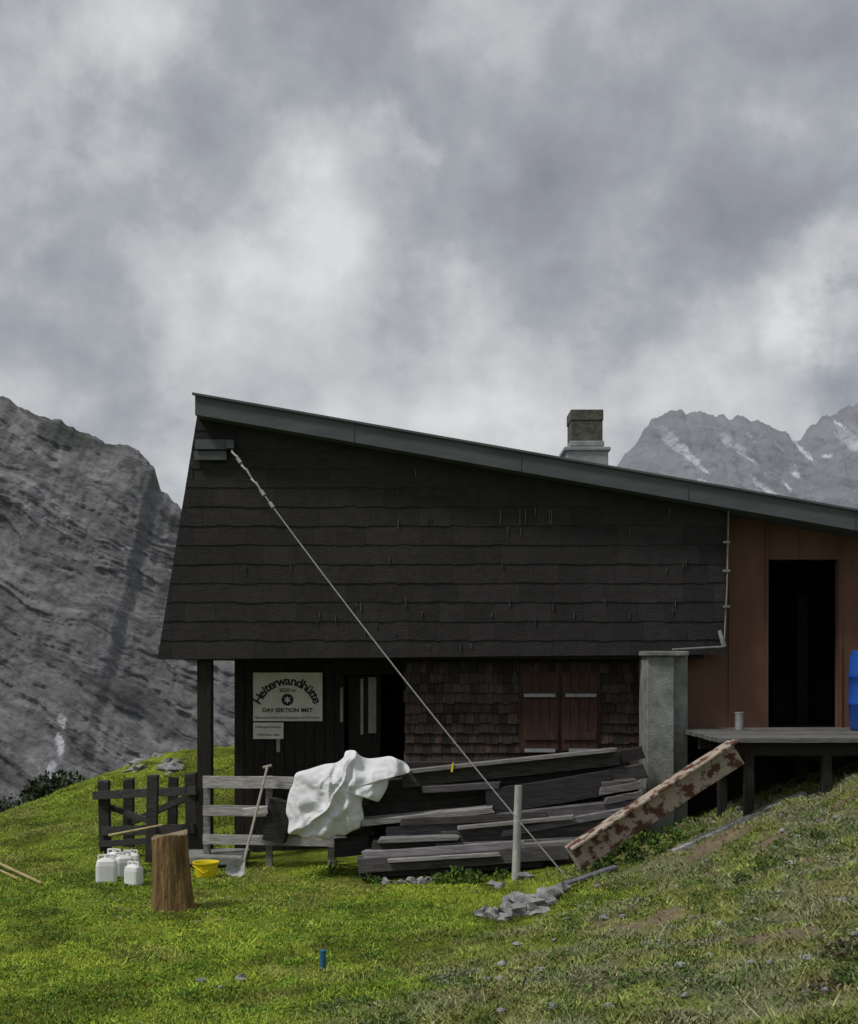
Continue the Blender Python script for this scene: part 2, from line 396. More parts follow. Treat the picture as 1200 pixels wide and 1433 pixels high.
b.box((x0+.002,DW+.055,g0),(x0+.06,YB-.33,zt-.002))
b.box((x0,DW+1.6,g0),(xd1+2,DW+1.66,zt-.002))
b.box((xd0-.05,DW-.03,g0),(xd0-.002,DW-.011,zdt+.03));b.box((xd1+.002,DW-.03,g0),(xd1+.06,DW-.011,zdt+.03))
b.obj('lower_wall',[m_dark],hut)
m_pane=mat('door_glass',(.16,.16,.15),(.34,.33,.30),scale=3,rough=.3,bump=.05)
b=MB()
b.box((FX(487,DW),DW+.05,g0),(FX(532,DW),DW+.09,zdt-.02),mi=0)
b.box((FX(504,DW),DW+.035,FZ(1028,DW)),(FX(508,DW),DW+.049,FZ(950,DW)),mi=1)
b.box((FX(515,DW),DW+.035,FZ(1026,DW)),(FX(526,DW),DW+.049,FZ(948,DW)),mi=1)
b.box((FX(476,DW),DW-.04,FZ(1010,DW)),(FX(480,DW),DW-.031,FZ(962,DW)),mi=1)
b.box((FX(387,DW),DW-.04,FZ(1052,DW)),(FX(392,DW),DW-.012,FZ(1034,DW)),mi=1)
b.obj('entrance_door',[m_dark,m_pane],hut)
DS=16.35
b=MB();xs0,xs1=FX(566,DS),FX(903,DS)
b.box((xs0,DS+.03,g0),(xs1,DS+.12,ZS-.002),(.02,.015,.012))
b.box((xs0,DS+.12,g0),(xs0+.05,DW-.012,ZS-.002),(.02,.015,.012))
z=g0+.6;row=0
while z<ZS-.02:
    xx=xs0+R.uniform(-.02,.02);hh=.125
    while xx<xs1-.03:
        ww=R.uniform(.06,.13);k=.040*R.uniform(.5,1.6);wm=R.uniform(.9,1.2)
        top=min(z+hh+.03,ZS-.004);dz=R.uniform(-.012,.010);t=R.uniform(0,.008)
        xe=min(xx+ww-.005,xs1)
        xx0=max(xx,xs0-.015)
        vs=[(xx0,DS-.012-t,z+dz),(xe,DS-.012-t,z+dz+R.uniform(-.004,.004)),(xe,DS+.02,top),(xx0,DS+.02,top),(xx0,DS+.03,z+dz),(xe,DS+.03,z+dz)]
        if xe-xx0>.02: b.add(vs,[(0,1,2,3),(4,5,1,0),(0,3,4),(1,5,2)],(k*1.12*wm,k*.9,k*.74))
        xx+=ww
    z+=hh;row+=1
b.obj('shingle_wall',[m_shg],hut)
b=MB();zs0,zs1=FZ(1050,DS),FZ(943,DS)
for ua,ub in((730,781),(785,835)):
    n_=4;xa_,xb_=FX(ua,DS),FX(ub,DS)
    for i in range(n_):
        p=xa_+(xb_-xa_)*i/n_;q=xa_+(xb_-xa_)*(i+1)/n_-.004
        b.box((p,DS-.055,zs0),(q,DS-.03,zs1))
    for vv in(972,1030):
        b.box((xa_+.02,DS-.075,FZ(vv+5,DS)),(xb_-.02,DS-.056,FZ(vv-5,DS)))
b.box((FX(726,DS),DS-.028,zs0-.03),(FX(839,DS),DS-.02,zs1+.03))
b.obj('window_shutters',[m_shut],hut,bevel=.003)
b=MB()
for ua,ub in((732,776),(790,833)):
    b.box((FX(ua,DS),DS-.083,FZ(975,DS)),(FX(ub,DS),DS-.0765,FZ(970.5,DS)))
b.box((FX(733,DS),DS-.07,FZ(1052,DS)),(FX(776,DS),DS-.057,FZ(1047,DS)));b.box((FX(795,DS),DS-.07,FZ(1052,DS)),(FX(832,DS),DS-.057,FZ(1047,DS)))
b.obj('shutter_hinges',[m_metal],hut)
DB=16.3;b=MB()
xl_,xdl,xdr,xr_=FX(955,DB),FX(1075,DB),FX(1172,DB),XR-.31
zdt=FZ(783,DB)
def rz(x): return roofz(x)-TH-.002
def wallpiece(x0,x1,z0):
    za_,zb_=rz(x0),rz(x1)
    vs=[(x0,DB,z0),(x1,DB,z0),(x1,DB,zb_),(x0,DB,za_)];vs+=[(p[0],DB+.12,p[2]) for p in vs]
    b.add(vs,[(0,1,2,3),(7,6,5,4),(0,4,5,1),(1,5,6,2),(2,6,7,3),(3,7,4,0)])
wallpiece(xl_,xdl,zd-.15);wallpiece(xdr,xr_,zd-.15);wallpiece(xdl,xdr,zdt)
for u in(1020,1072,1176,1235):
    x=FX(u,DB);b.box((x-.012,DB-.018,zd),(x+.012,DB-.001,rz(x)-.01))
x=FX(1120,DB);b.box((x-.012,DB-.018,zdt+.02),(x+.012,DB-.001,rz(x)-.01))
b.box((xdl-.03,DB-.02,zdt+.001),(xdr+.03,DB-.0185,zdt+.03))
b.obj('porch_wall',[m_brown],hut,bevel=.003)
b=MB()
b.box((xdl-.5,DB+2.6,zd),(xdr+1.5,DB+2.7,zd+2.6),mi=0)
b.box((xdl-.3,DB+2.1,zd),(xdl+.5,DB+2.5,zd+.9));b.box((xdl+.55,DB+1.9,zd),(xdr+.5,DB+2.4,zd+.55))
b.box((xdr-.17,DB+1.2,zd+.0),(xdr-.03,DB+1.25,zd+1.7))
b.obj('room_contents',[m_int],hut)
b=MB()
b.box((FX(955,16.4),16.42,g0),(XR-.31,16.5,zd-.13))
b.obj('base_wall',[m_dark],hut)
b=MB()
b.box((FX(905,15.6),15.6,-.2),(FX(943,15.6),16.2,FZ(918,15.6)))
b.box((FX(943,15.6)+.002,15.75,-.2),(FX(962,15.75),16.25,FZ(914,15.6)))
b.box((FX(902,15.55),15.55,FZ(918,15.6)+.001),(FX(964,15.55),16.25,FZ(911,15.55)))
b.obj('concrete_pillar',[m_conc],hut,bevel=.012)
b=MB()
b.box((FX(277,16.2),16.12,-.15),(FX(297,16.2),16.30,ZS-.002));b.obj('corner_post',[m_dark],hut,bevel=.01)
b=MB()
pp=[P(1019,708,15.95),P(1017,820,15.95),P(1013,900,15.95)]
for a,e in zip(pp,pp[1:]): b.cyl(a,e,.010,.010,8)
b.cyl(P(1013,905,15.92),P(940,909,15.92),.013,.013,8)
b.cyl(P(1006,882,15.95),P(1013,905,15.93),.022,.032,10)
b.cyl(P(1019,712,15.95),P(1019,704,15.95),.03,.03,10)
for v in(760,800,850): b.box((FX(1012,15.93),15.93,FZ(v,15.93)),(FX(1021,15.93),15.97,FZ(v-3,15.93)))
b.obj('conduit',[m_conc],hut,smooth=False)
b=MB()
b.box((FX(273),15.93,FZ(645)),(FX(318),15.975,FZ(632)));b.box((FX(275),15.9,FZ(630.5)),(FX(318),15.975,FZ(617)))
b.box((FX(319),15.86,FZ(630)),(FX(329),15.975,FZ(618)))
b.obj('wall_bracket',[m_fasc],hut,bevel=.004)
m_chim=mat('chimney_render',(.030,.032,.026),(.13,.125,.105),scale=5,bump=.7,bscale=24)
DC=17.6;b=MB()
b.box((FX(799,DC),DC,FZ(660,DC)),(FX(843,DC),DC+.5,FZ(589,DC)),mi=0)
b.box((FX(798,DC),DC-.008,FZ(588.7,DC)),(FX(844,DC),DC+.51,FZ(573,DC)),mi=0)
b.box((FX(792,DC),DC-.06,FZ(665,DC)),(FX(850,DC),DC+.56,FZ(628,DC)),mi=1)
b.box((FX(788,DC),DC-.09,FZ(632,DC)),(FX(853,DC),DC+.59,FZ(628.5,DC)+.02),mi=1)
b.box((FX(797,DC),DC-.02,FZ(628,DC)+.03),(FX(845,DC),DC+.52,FZ(617,DC)),mi=1)
b.obj('chimney',[m_chim,m_metal],hut,bevel=.012)
# ------------------------------------------------------------------ deck
m_plk=mat('weathered_planks',(.45,.45,.47),(1.55,1.53,1.5),scale=7,stretch=(.6,3,8),bump=.6,bscale=30,attr=True,rough=.9)
deck=empty('wooden_deck')
b=MB();y=13.9;DL=FX(945,16.3)
while y<16.25:
    k=.11*R.uniform(.7,1.25)
    b.box((DL+R.uniform(-.02,.02),y,zd-.045),(XR,y+.135,zd+R.uniform(-.003,.003)),(k,k,k*.98));y+=.142
b.obj('boards',[m_plk],deck)
b=MB()
for y in(14.0,15.1,16.0): b.box((DL+.05,y,zd-.19),(XR,y+.1,zd-.047))
for u,dd in((1047,14.05),(1155,14.05),(1300,14.05),(1010,15.15),(1120,15.15)):
    x=FX(u,dd);b.box((x-.05,dd-.05,-.2+.8),(x+.05,dd+.05,zd-.19))
b.obj('frame',[m_dark],deck,bevel=.005)
m_rust=mat('peeling_paint',(.10,.045,.03),(.36,.31,.25),scale=8,bump=.5,bscale=40,lo=.44,hi=.52,stretch=(1,1,1))
b=MB();b.beam(P(1030,1052,13.82),P(800,1202,13.62),.09,.29,seg=4)
b.beam(P(1030,1036,13.72),P(797,1188,13.52),.14,.03,seg=4)
b.obj('stair_stringer',[m_rust],deck,bevel=.008)
m_blue=mat('blue_plastic',(.012,.06,.30),(.02,.085,.38),scale=3,rough=.4,bump=.05)
b=MB();q=P(1034,1019,15.8);q.z=zd
b.lathe(q,[(.05,0),(.05,.19),(.056,.195),(.056,.21),(.045,.21),(.04,.03)],16);b.obj('metal_can',[m_metal],smooth=False)
b=MB();q=P(1224,1019,15.6);q.z=zd
b.lathe(q,[(.27,0),(.29,.03),(.30,.30),(.315,.32),(.30,.34),(.30,.62),(.315,.64),(.30,.66),(.29,.88),(.26,.93),(.26,.95),(.1,.95)],28);b.obj('blue_barrel',[m_blue],smooth=True)
# ------------------------------------------------------------------ sign
m_board=mat('sign_board_paint',(.50,.50,.42),(.72,.72,.63),scale=4,bump=.05,rough=.6)
m_ink=mat('sign_lettering',(.012,.012,.012),(.03,.03,.03),scale=4,rough=.7)
sign=empty('hut_sign');SD=DW-.05
b=MB();b.box((FX(354,SD),SD,FZ(1009,SD)),(FX(451,SD),SD+.025,FZ(941,SD)))
b.obj('board',[m_board],sign,bevel=.003)
b=MB();b.box((FX(354,SD),SD,FZ(1034,SD)),(FX(396.5,SD),SD+.02,FZ(1011,SD)));b.obj('lower_board',[m_board],sign,bevel=.003)
def text(s,u,v,size,ang=0,nm='lettering',bold=.0):
    cu=bpy.data.curves.new(nm,'FONT');cu.body=s;cu.size=size;cu.align_x='CENTER';cu.align_y='CENTER';cu.extrude=.001;cu.offset=bold
    cu.materials.append(m_ink);o=bpy.data.objects.new(nm,cu);sc.collection.objects.link(o);o.parent=sign
    p=P(u,v,SD);p.y=SD-.004
    o.matrix_world=Matrix.Translation(p)@Matrix.Rotation(ang,4,'Y')@Matrix.Rotation(math.pi/2,4,'X');return o
word='Heiterwandhütte'
wd={'i':.5,'t':.62,'r':.68,'w':1.3,'H':1.3}
tot=sum(wd.get(c,1) for c in word);acc=0
for c in word:
    w_=wd.get(c,1);f=(acc+w_/2)/tot-.5;acc+=w_
    a=f*math.radians(152)
    text(c,402+43*math.sin(a),993-40*math.cos(a),.165,a*.85,bold=.004)
text('2020 m',402,966,.07,bold=.001);text('DAV SEKTION IMST',402,994,.075,bold=.002);text('Alpenverein Hütte für Bergsteiger und Wanderer',402,1004,.042)
text('Hütte geschlossen',375,1017,.045);text('Winterraum offen',375,1028,.04)
b=MB();ce=P(402,979,SD);ce.y=SD-.002
b.cyl(ce,ce+Vector((0,-.004,0)),.078,.078,24);b.obj('emblem',[m_ink],sign)
b=MB();ce.y=SD-.0075;pts_=[]
for i in range(12):
    a=i*math.pi/6;r_=.055 if i%2==0 else .022;pts_.append((ce.x+math.sin(a)*r_,ce.y,ce.z+math.cos(a)*r_))
b.add(pts_,[tuple(range(12))]);b.obj('edelweiss',[m_board],sign)
# ------------------------------------------------------------------ rail fence
rf=empty('rail_fence');b=MB()
def pb(mb,u0,v0,u1,v1,t,d0,d1,w,k,col=(1,.98,.95),**kw):
    p,q=P(u0,v0,d0),P(u1,v1,d1);c=(k*col[0],k*col[1],k*col[2])
    mb.beam(p,q,w,t/F*(d0+d1)/2,c,**kw)
pb(b,284,1094,425,1096,17,15.7,15.5,.03,.34,seg=3);pb(b,284,1134,400,1135,15,15.7,15.55,.03,.30,seg=3);pb(b,284,1174,485,1178,14,15.7,15.4,.03,.33,seg=3)
pb(b,340,1136,375,1133,10,15.4,15.4,.1,.4)
for u,v0,v1,dd in((289,1086,1192,15.74),(376,1086,1216,15.62),(463,1100,1216,15.5)):
    p,q=P(u,v0,dd),P(u,v1,dd);b.box((p.x-.04,dd-.0,q.z-.05),(p.x+.04,dd+.07,p.z),(.2,.2,.19) if u<460 else (.35,.35,.33))
b.obj('rails',[m_plk],rf,bevel=.004)
b=MB();pb(b,255,1198,345,1199,13,15.9,15.9,.7,.3);b.obj('stone_slab',[m_conc],bevel=.02)
df=empty('wooden_fence');b=MB()
post=[(148,1093,1200,17.0,15),(180,1090,1172,17.6,14),(211,1085,1218,15.9,15),(240,1086,1155,17.2,13),(270,1082,1185,16.2,16)]
for u,v0,v1,dd,w_ in post:
    p,q=P(u,v0,dd),P(u,v1,dd);k=.036*R.uniform(.8,1.3);hw=w_/2/F*dd
    gz=H1(p.x,dd)
    b.beam((q.x,dd,gz-.1),(p.x+R.uniform(-.03,.03),dd,p.z),hw*2,hw*1.6,(k,k*.93,k*.88),up=Vector((0,1,0)),ends=.02,seg=3)
pb(b,131,1113,275,1106,12,16.95,16.1,.05,.045);pb(b,143,1163,272,1159,13,16.95,16.1,.05,.04);pb(b,140,1181,215,1176,9,16.95,15.9,.05,.03)
pb(b,180,1152,270,1112,9,17.2,16.3,.04,.035);pb(b,150,1128,212,1150,8,17.2,16.3,.04,.035)
b.obj('posts_and_rails',[m_plk],df,bevel=.006)
m_straw=mat('pale_stick',(.28,.22,.10),(.45,.38,.2),scale=10,rough=.8)
b=MB();b.cyl(P(152,1169,15.7),P(228,1154,15.75),.017,.012,8);b.obj('wooden_stick',[m_straw])
b=MB()
p0=Vector((FX(-10,15.8),15.8,0));p0.z=H1(p0.x,p0.y)+.06;p1=Vector((FX(58,14.2),14.2,0));p1.z=H1(p1.x,p1.y)+.03
b.cyl(p0,p1,.018,.014,8,wob=.1);b.cyl(p0+Vector((-.1,-.1,0)),p1+Vector((-.35,.3,.0)),.012,.01,7);b.obj('wooden_pole',[m_straw])
# ------------------------------------------------------------------ plank pile
b=MB()
L_=[(560,1090,862,1058,24,15.25,15.25,.06),(516,1112,872,1088,40,15.35,15.35,.022),(512,1140,850,1112,30,15.3,15.3,.026),
(505,1150,690,1131,8,15.0,15.0,.24),(540,1165,880,1128,20,15.05,15.0,.11),(615,1171,886,1147,18,14.95,14.9,.085),
(520,1184,842,1167,17,14.95,14.95,.05),(508,1196,735,1181,12,14.8,14.8,.24),(500,1210,792,1190,20,14.75,14.7,.09),(502,1222,760,1206,11,14.8,14.75,.045),
(682,1122,852,1094,34,15.1,15.1,.032),(838,1107,895,1097,10,15.0,15.0,.16),(850,1086,902,1078,20,15.2,15.2,.05),(860,1060,900,1052,16,15.4,15.4,.025),
(575,1079,858,1049,5,15.15,15.15,.18),(610,1184,880,1172,10,14.85,14.85,.14),(700,1165,885,1132,9,14.9,14.85,.16),(470,1186,520,1180,24,15.2,15.2,.03),
(560,1150,760,1140,10,14.95,14.95,.06),(495,1128,540,1126,50,15.4,15.4,.02),(375,1145,405,1150,58,15.5,15.5,.03),(560,1207,800,1203,12,14.95,14.9,.07),
(590,1104,700,1098,9,15.1,15.1,.09),(640,1158,800,1143,5,14.82,14.8,.22),(530,1175,640,1171,6,14.8,14.8,.18),(845,1120,896,1110,9,14.95,14.95,.12),(842,1097,890,1093,8,15.05,15.05,.09),(545,1203,700,1194,5,14.64,14.62,.26),(720,1183,830,1176,6,14.75,14.72,.2)]
for a in L_:
    k=a[7];pb(b,*a[:7],R.uniform(.16,.3),k,twist=R.uniform(-.06,.06),ends=.03,seg=5,col=(1,.97+R.uniform(-.05,.03),.96+R.uniform(-.1,.08)))
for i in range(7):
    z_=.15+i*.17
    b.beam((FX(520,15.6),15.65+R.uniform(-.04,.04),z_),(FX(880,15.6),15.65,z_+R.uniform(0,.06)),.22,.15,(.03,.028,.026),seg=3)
for u in(530,640,760,850):
    x=FX(u,15.1);b.box((x-.06,14.75,H1(x,15)-.05),(x+.06,15.7,H1(x,15)+.1),(.05,.045,.04))
b.obj('plank_pile',[m_plk],bevel=.004)
b=MB();b.cyl(P(632,1080,15.0),P(634,1067,15.0),.014,.009,8)
m_yel=mat('yellow_plastic',(.62,.50,.01),(.72,.6,.02),scale=3,rough=.4,bump=.05);b.obj('yellow_tag',[m_yel])
# ------------------------------------------------------------------ white tarp
out=[(403,1166),(404,1148),(400,1135),(404,1110),(410,1096),(414,1082),(432,1076),(455,1069),(470,1067),(480,1060),(484,1051),(496,1050),(503,1057),(514,1061),(530,1060),(545,1058),(556,1062),(568,1068),(574,1080),(560,1084),(545,1090),(541,1103),(530,1121),(522,1118),(514,1110),(506,1122),(509,1145),(503,1158),(492,1163),(482,1169),(470,1169),(458,1176),(440,1170),(428,1173),(415,1168)]
def cat(o,m):
    r=[];n_=len(o)
    for i in range(n_):
        a,b_,c_,d_=[Vector(o[(i+k)%n_]) for k in(-1,0,1,2)]
        for j in range(m):
            t=j/m;r.append(.5*((2*b_)+(c_-a)*t+(2*a-5*b_+4*c_-d_)*t*t+(3*b_-a-3*c_+d_)*t**3))
    return r
oo=cat(out,6);ctr=Vector((478,1106));NRg=60
vs=[];fs=[];n_=len(oo)
def rdg(a): return 1-np.abs(2*a-1)
UV=np.array([[ (ctr+(oo[k]-ctr)*(r/NRg))[:] for k in range(n_)] for r in range(NRg+1)])
tu,tv=UV[...,0],UV[...,1];ff=np.linspace(0,1,NRg+1)[:,None]
wr=(fbm(tu/50,tv/50,2,70)-.5)
s1=(tu*.80+tv*.60);t1=(-tu*.60+tv*.80)
F1=rdg(fbma(s1/30+wr*2.2,t1/160,2,71));F2=rdg(fbma((tu*.97-tv*.25)/19+wr*1.5,(tu*.25+tv*.97)/90,2,73));F3=rdg(fbm(tu/16+wr,tv/16,2,75))
DDp=15.02-.10*np.sqrt(np.clip(1-ff**2.2,0,1))-(F1**2*.15+F2**2*.09+F3*.05)*(1-.3*ff)-.0009*(tv-1110)
for r in range(NRg+1):
    for k in range(n_): vs.append(P(tu[r,k],tv[r,k],DDp[r,k]))
for r in range(NRg):
    for k in range(n_):
        j=(k+1)%n_;fs.append((r*n_+k,(r+1)*n_+k,(r+1)*n_+j,r*n_+j))
bo=len(vs)
for k in range(n_):
    q=ctr+(oo[k]-ctr)*.94;vs.append(P(q.x,q.y,15.12))
for k in range(n_):
    j=(k+1)%n_;fs.append((NRg*n_+k,bo+k,bo+j,NRg*n_+j))
b=MB();b.add(vs,fs);m_tarp=mat('white_tarp_cloth',(.56,.57,.60),(.71,.72,.74),scale=3,bump=.4,bscale=16,dist=.03,rough=.8)
b.obj('white_tarp',[m_tarp],smooth=True)
# ------------------------------------------------------------------ small objects
m_white=mat('white_plastic',(.62,.63,.62),(.75,.76,.75),scale=3,rough=.45,bump=.05)
def gp(u,d,dz=0):
    x=FX(u,d);return Vector((x,d,H1(x,d)+dz))
def jug(u,d,w,h,rot):
    b=MB();w/=2;dp=w*.75
    prof=[(0,.9),(.03,1),(h*.62,1),(h*.78,.9),(h*.88,.45),(h*.9,.22)]
    vs=[];n=16
    for z,k in prof:
        for i in range(n):
            t=2*math.pi*i/n;cx=math.copysign(abs(math.cos(t))**.45,math.cos(t));cy=math.copysign(abs(math.sin(t))**.45,math.sin(t))
            vs.append((cx*w*k,cy*dp*k,z))
    fs=[]
    for k in range(len(prof)-1):
        for i in range(n):
            j=(i+1)%n;fs.append((k*n+i,k*n+j,(k+1)*n+j,(k+1)*n+i))
    fs.append(tuple(range(n))[::-1]);fs.append(tuple(range((len(prof)-1)*n,len(prof)*n)));b.add(vs,fs)
    b.cyl((0,0,h*.89),(0,0,h),w*.22,w*.22,12)
    b.beam((-w*.75,0,h*.80),(-w*.75,0,h*.97),.02,.02,up=Vector((0,1,0)));b.beam((w*.7,0,h*.80),(w*.7,0,h*.97),.02,.02,up=Vector((0,1,0)));b.beam((-w*.8,0,h*.97),(-w*.2,0,h*.97),.02,.02);b.beam((w*.2,0,h*.97),(w*.75,0,h*.97),.02,.02)
    o=b.obj('water_canister',[m_white],bevel=.004);o.location=gp(u,d,-.01);o.rotation_euler=(0,0,rot);return o
jug(149,14.3,.23,.31,.2);jug(187,14.1,.19,.26,-.5);jug(172,14.75,.22,.29,.6);jug(160,14.85,.2,.33,-.2);jug(183,15.1,.2,.27,.1)
b=MB();b.lathe(gp(288,14.7),[(.11,0),(.135,.15),(.15,.16),(.15,.175),(.128,.17),(.10,.03)],24);q=gp(288,14.7,.14)
b.cyl(q+Vector((-.14,-.05,0)),q+Vector((0,-.16,-.07)),.006,.006,6);b.cyl(q+Vector((0,-.16,-.07)),q+Vector((.14,-.05,0)),.006,.006,6)
b.obj('yellow_bucket',[m_yel],smooth=False)
m_bark=mat('log_side',(.07,.042,.020),(.30,.185,.08),scale=5,stretch=(3,3,.5),bump=.9,bscale=12,dist=.04)
m_end=mat('log_end',(.12,.085,.05),(.26,.2,.13),scale=14,bump=.4)
b=MB();q=gp(241,13.0,-.04);n=40;rings=12;vs=[]
hS=.76
for k in range(rings+1):
    f=k/rings
    for i in range(n):
        t=2*math.pi*i/n
        r_=.185+.04*(1-f)**2+.03*(float(vn(math.cos(t)*2.4+5,math.sin(t)*2.4+f*.8,81))-.5)*2+.022*(float(vn(math.cos(t)*7,math.sin(t)*7+f*2,82))-.5)
        vs.append((q.x+r_*math.cos(t)-.03*f,q.y+r_*math.sin(t),q.z+f*(hS+.03*math.cos(t)+.015*math.sin(3*t))))
fs=[(k*n+i,k*n+(i+1)%n,(k+1)*n+(i+1)%n,(k+1)*n+i) for k in range(rings) for i in range(n)]
b.add(vs,fs);b.add(vs[-n:],[tuple(range(n))],mi=1);b.obj('chopping_block',[m_bark,m_end])
b=MB()
for i in range(60):
    a=R.uniform(0,6.3);r_=R.uniform(.2,.9);X0=q.x+math.cos(a)*r_;Y0=q.y+math.sin(a)*r_*.8;Z0=H1(X0,Y0)+.015;t=R.uniform(0,6.3);l=R.uniform(.02,.06)
    b.beam((X0,Y0,Z0),(X0+math.cos(t)*l,Y0+math.sin(t)*l,Z0+R.uniform(-.005,.012)),.016,.005,(.33,.27,.18))
b.obj('wood_chips',[m_plk])
m_alu=mat('dull_aluminium',(.35,.36,.38),(.52,.53,.55),scale=9,rough=.5,bump=.1)
m_hand=mat('grey_wood_handle',(.22,.20,.17),(.36,.33,.29),scale=20,rough=.8)
sh=empty('shovel');b=MB();tip=P(341,1206,14.85);b.cyl(tip,P(374,1073,15.45),.016,.015,10);b.cyl(P(368,1074,15.45),P(380,1071,15.45),.017,.017,8)
b.obj('handle',[m_hand],sh)
b=MB()
top=[P(u,v,14.82) for u,v in((343,1203),(330,1201),(318,1208),(314,1219),(322,1229),(334,1230),(342,1222))]
c_=P(330,1215,14.90);vs=top+[c_]+[t+Vector((0,.012,0)) for t in top]+[c_+Vector((0,.012,0))]
fs=[(i,(i+1)%7,7) for i in range(7)]+[((i+1)%7+8,i+8,15) for i in range(7)]+[(i,i+8,(i+1)%7+8,(i+1)%7) for i in range(7)]
b.add(vs,fs);b.obj('blade',[m_alu],sh)
b=MB();q=gp(721,14.2,-.05);b.cyl(q,P(725,1099,14.2),.048,.042,14,wob=.08)
m_birch=mat('pale_post',(.22,.22,.21),(.46,.46,.44),scale=8,bump=.4,stretch=(1,1,.4));b.obj('white_post',[m_birch],smooth=False,bevel=.006)
b=MB();q=gp(451,10.2,-.03);b.cyl(q,q+Vector((.003,0,.17)),.026,.026,14)
b.cyl(q+Vector((.003,0,.165)),q+Vector((.003,0,.18)),.029,.029,14)
m_peg=mat('blue_pipe_plastic',(.02,.10,.20),(.04,.15,.27),scale=5,rough=.5);b.obj('blue_pipe_stub',[m_peg])
b=MB();CA=P(324,630,15.85);CE=gp(795,13.6,.02);N_=60
def cab(f):
    p=CA.lerp(CE,f);return p+Vector((0,0,-.10*4*f*(1-f)))
for i in range(N_):
    f0,f1=i/N_,(i+1)/N_
    if i<6:
        off=Vector((0,0,.022 if i%2 else -.022));b.cyl(cab(f0)+off,cab(f1)-off*.2,.012,.012,8)
    b.cyl(cab(f0),cab(f1),.008,.008,8)
for f in(.02,.1,.13): b.cyl(cab(f),cab(f+.012),.024,.024,8)
m_cab=mat('steel_cable',(.20,.20,.20),(.34,.34,.34),scale=40,rough=.5,metal=.4);b.obj('guy_cable',[m_cab])
# ------------------------------------------------------------------ rocks
m_stone=mat('limestone',(.12,.12,.12),(.36,.36,.365),scale=9,bump=.8,bscale=26)
b=MB()
RK=[(678,12.6,.10,.06),(692,12.5,.10,.07),(715,12.5,.12,.09),(735,12.7,.17,.11),(758,12.9,.17,.10),(778,13.1,.12,.09),(748,12.5,.14,.07),(725,12.9,.14,.1),(765,12.7,.1,.06),(696,13.9,.09,.05),(575,14.4,.06,.05),(590,14.4,.05,.05),(560,14.35,.05,.04),(600,14.5,.05,.04),(540,14.4,.06,.05),
(280,9.9,.04,.035),(335,9.95,.045,.035),(308,9.6,.02,.02),(735,14.1,.1,.05),(705,12.3,.07,.05)]
for i,(u,dd,r_,h_) in enumerate(RK):
    q=gp(u,dd,h_*.35);b.rock(q,(r_,r_*.8,h_),(1,1,1),seed=i,rough=.7)
for i in range(150):
    dd=R.uniform(6.5,15);u=R.uniform(620,1250);q=gp(u,dd,.008)
    if q.z<EYE-2.2: continue
    r_=R.uniform(.01,.04);b.rock(q,(r_,r_,r_*.6),seed=i,n=8)
b.obj('rocks',[m_stone],smooth=False)
b=MB()
for i in range(9):
    u=R.uniform(185,250);dd=R.uniform(22.5,25);q=gp(u,dd,.0);r_=R.uniform(.06,.2);b.rock(q,(r_,r_,r_*.5),seed=i+200,rough=.7)
b.obj('rocks',[m_stone])
b=MB();p0=gp(940,13.7,.04);p1=gp(1062,14.0,.05);b.beam(p0,p1,.1,.05,(.4,.4,.38),seg=4);p0=gp(1060,14.1,.05);p1=gp(1125,14.2,.05);b.beam(p0,p1,.12,.04,(.25,.25,.24),seg=3);b.obj('loose_board',[m_plk],bevel=.004)
b=MB();b.beam(gp(780,13.2,.06),gp(862,13.4,.05),.10,.03,(.12,.12,.14),seg=4);b.obj('loose_board',[m_plk],bevel=.004)
# ------------------------------------------------------------------ vegetation clumps
m_leaf=mat('leaf_mat',(.75,.75,.75),(1.3,1.3,1.2),scale=3,bump=0,attr=True,rough=.65,spec=.25,detail=2)
b=MB()
for i in range(30):
    u=R.uniform(-60,112);dd=R.uniform(23.5,28);x=FX(u,dd);z=H1(x,dd)
    tz=FZ(1106+ (26*abs(u-30)/90)+R.uniform(-6,26),dd);hh=max(.2,(tz-z)/2)
    b.leaves((x,dd,z+hh),(R.uniform(.25,.6),.5,hh),380,.10,R.choice([(.030,.050,.016),(.04,.062,.02),(.024,.038,.014)]),.6,up=.6)
    for k in range(3): b.cyl((x,dd,z-.1),(x+R.uniform(-.3,.3),dd+R.uniform(-.2,.2),z+hh*1.5),.03,.012,6,(.04,.03,.02))
b.obj('mountain_pine_bushes',[m_leaf])
b=MB()
for u,dd,r_,n_ in((870,13.9,.22,240),(900,14.1,.25,320),(935,14.3,.22,260),(965,14.4,.2,160),(845,13.8,.14,120),(640,14.35,.14,140),(665,14.3,.12,120),(615,14.4,.10,90),(700,14.4,.08,60),(825,13.9,.12,80),(520,14.6,.08,60),(470,15.1,.1,80)):
    q=gp(u,dd,r_*.4);b.leaves(q,(r_,r_*.7,r_*.75),n_,.055,(.07,.13,.022),.5,up=.8)
for i in range(220):
    dd=R.uniform(6.2,14);u=R.uniform(450,1260);q=gp(u,dd,.01)
    if q.z<EYE-2.25: continue
    r_=R.uniform(.05,.22);k=R.choice([0,0,1]);c=(.085,.14,.03) if k==0 else (.20,.21,.14)
    b.leaves(q,(r_,r_,r_*.26),int(1000*r_),.024,c,.5,up=.8)
for i in range(260):
    dd=R.uniform(8.5,15);u=R.uniform(-20,640);q=gp(u,dd,.004);r_=R.uniform(.05,.25)
    b.leaves(q,(r_,r_,.018),int(600*r_),.024,R.choice([(.11,.22,.02),(.15,.27,.024),(.075,.15,.018)]),.4,up=1)
b.obj('weeds',[m_leaf])
b=MB()
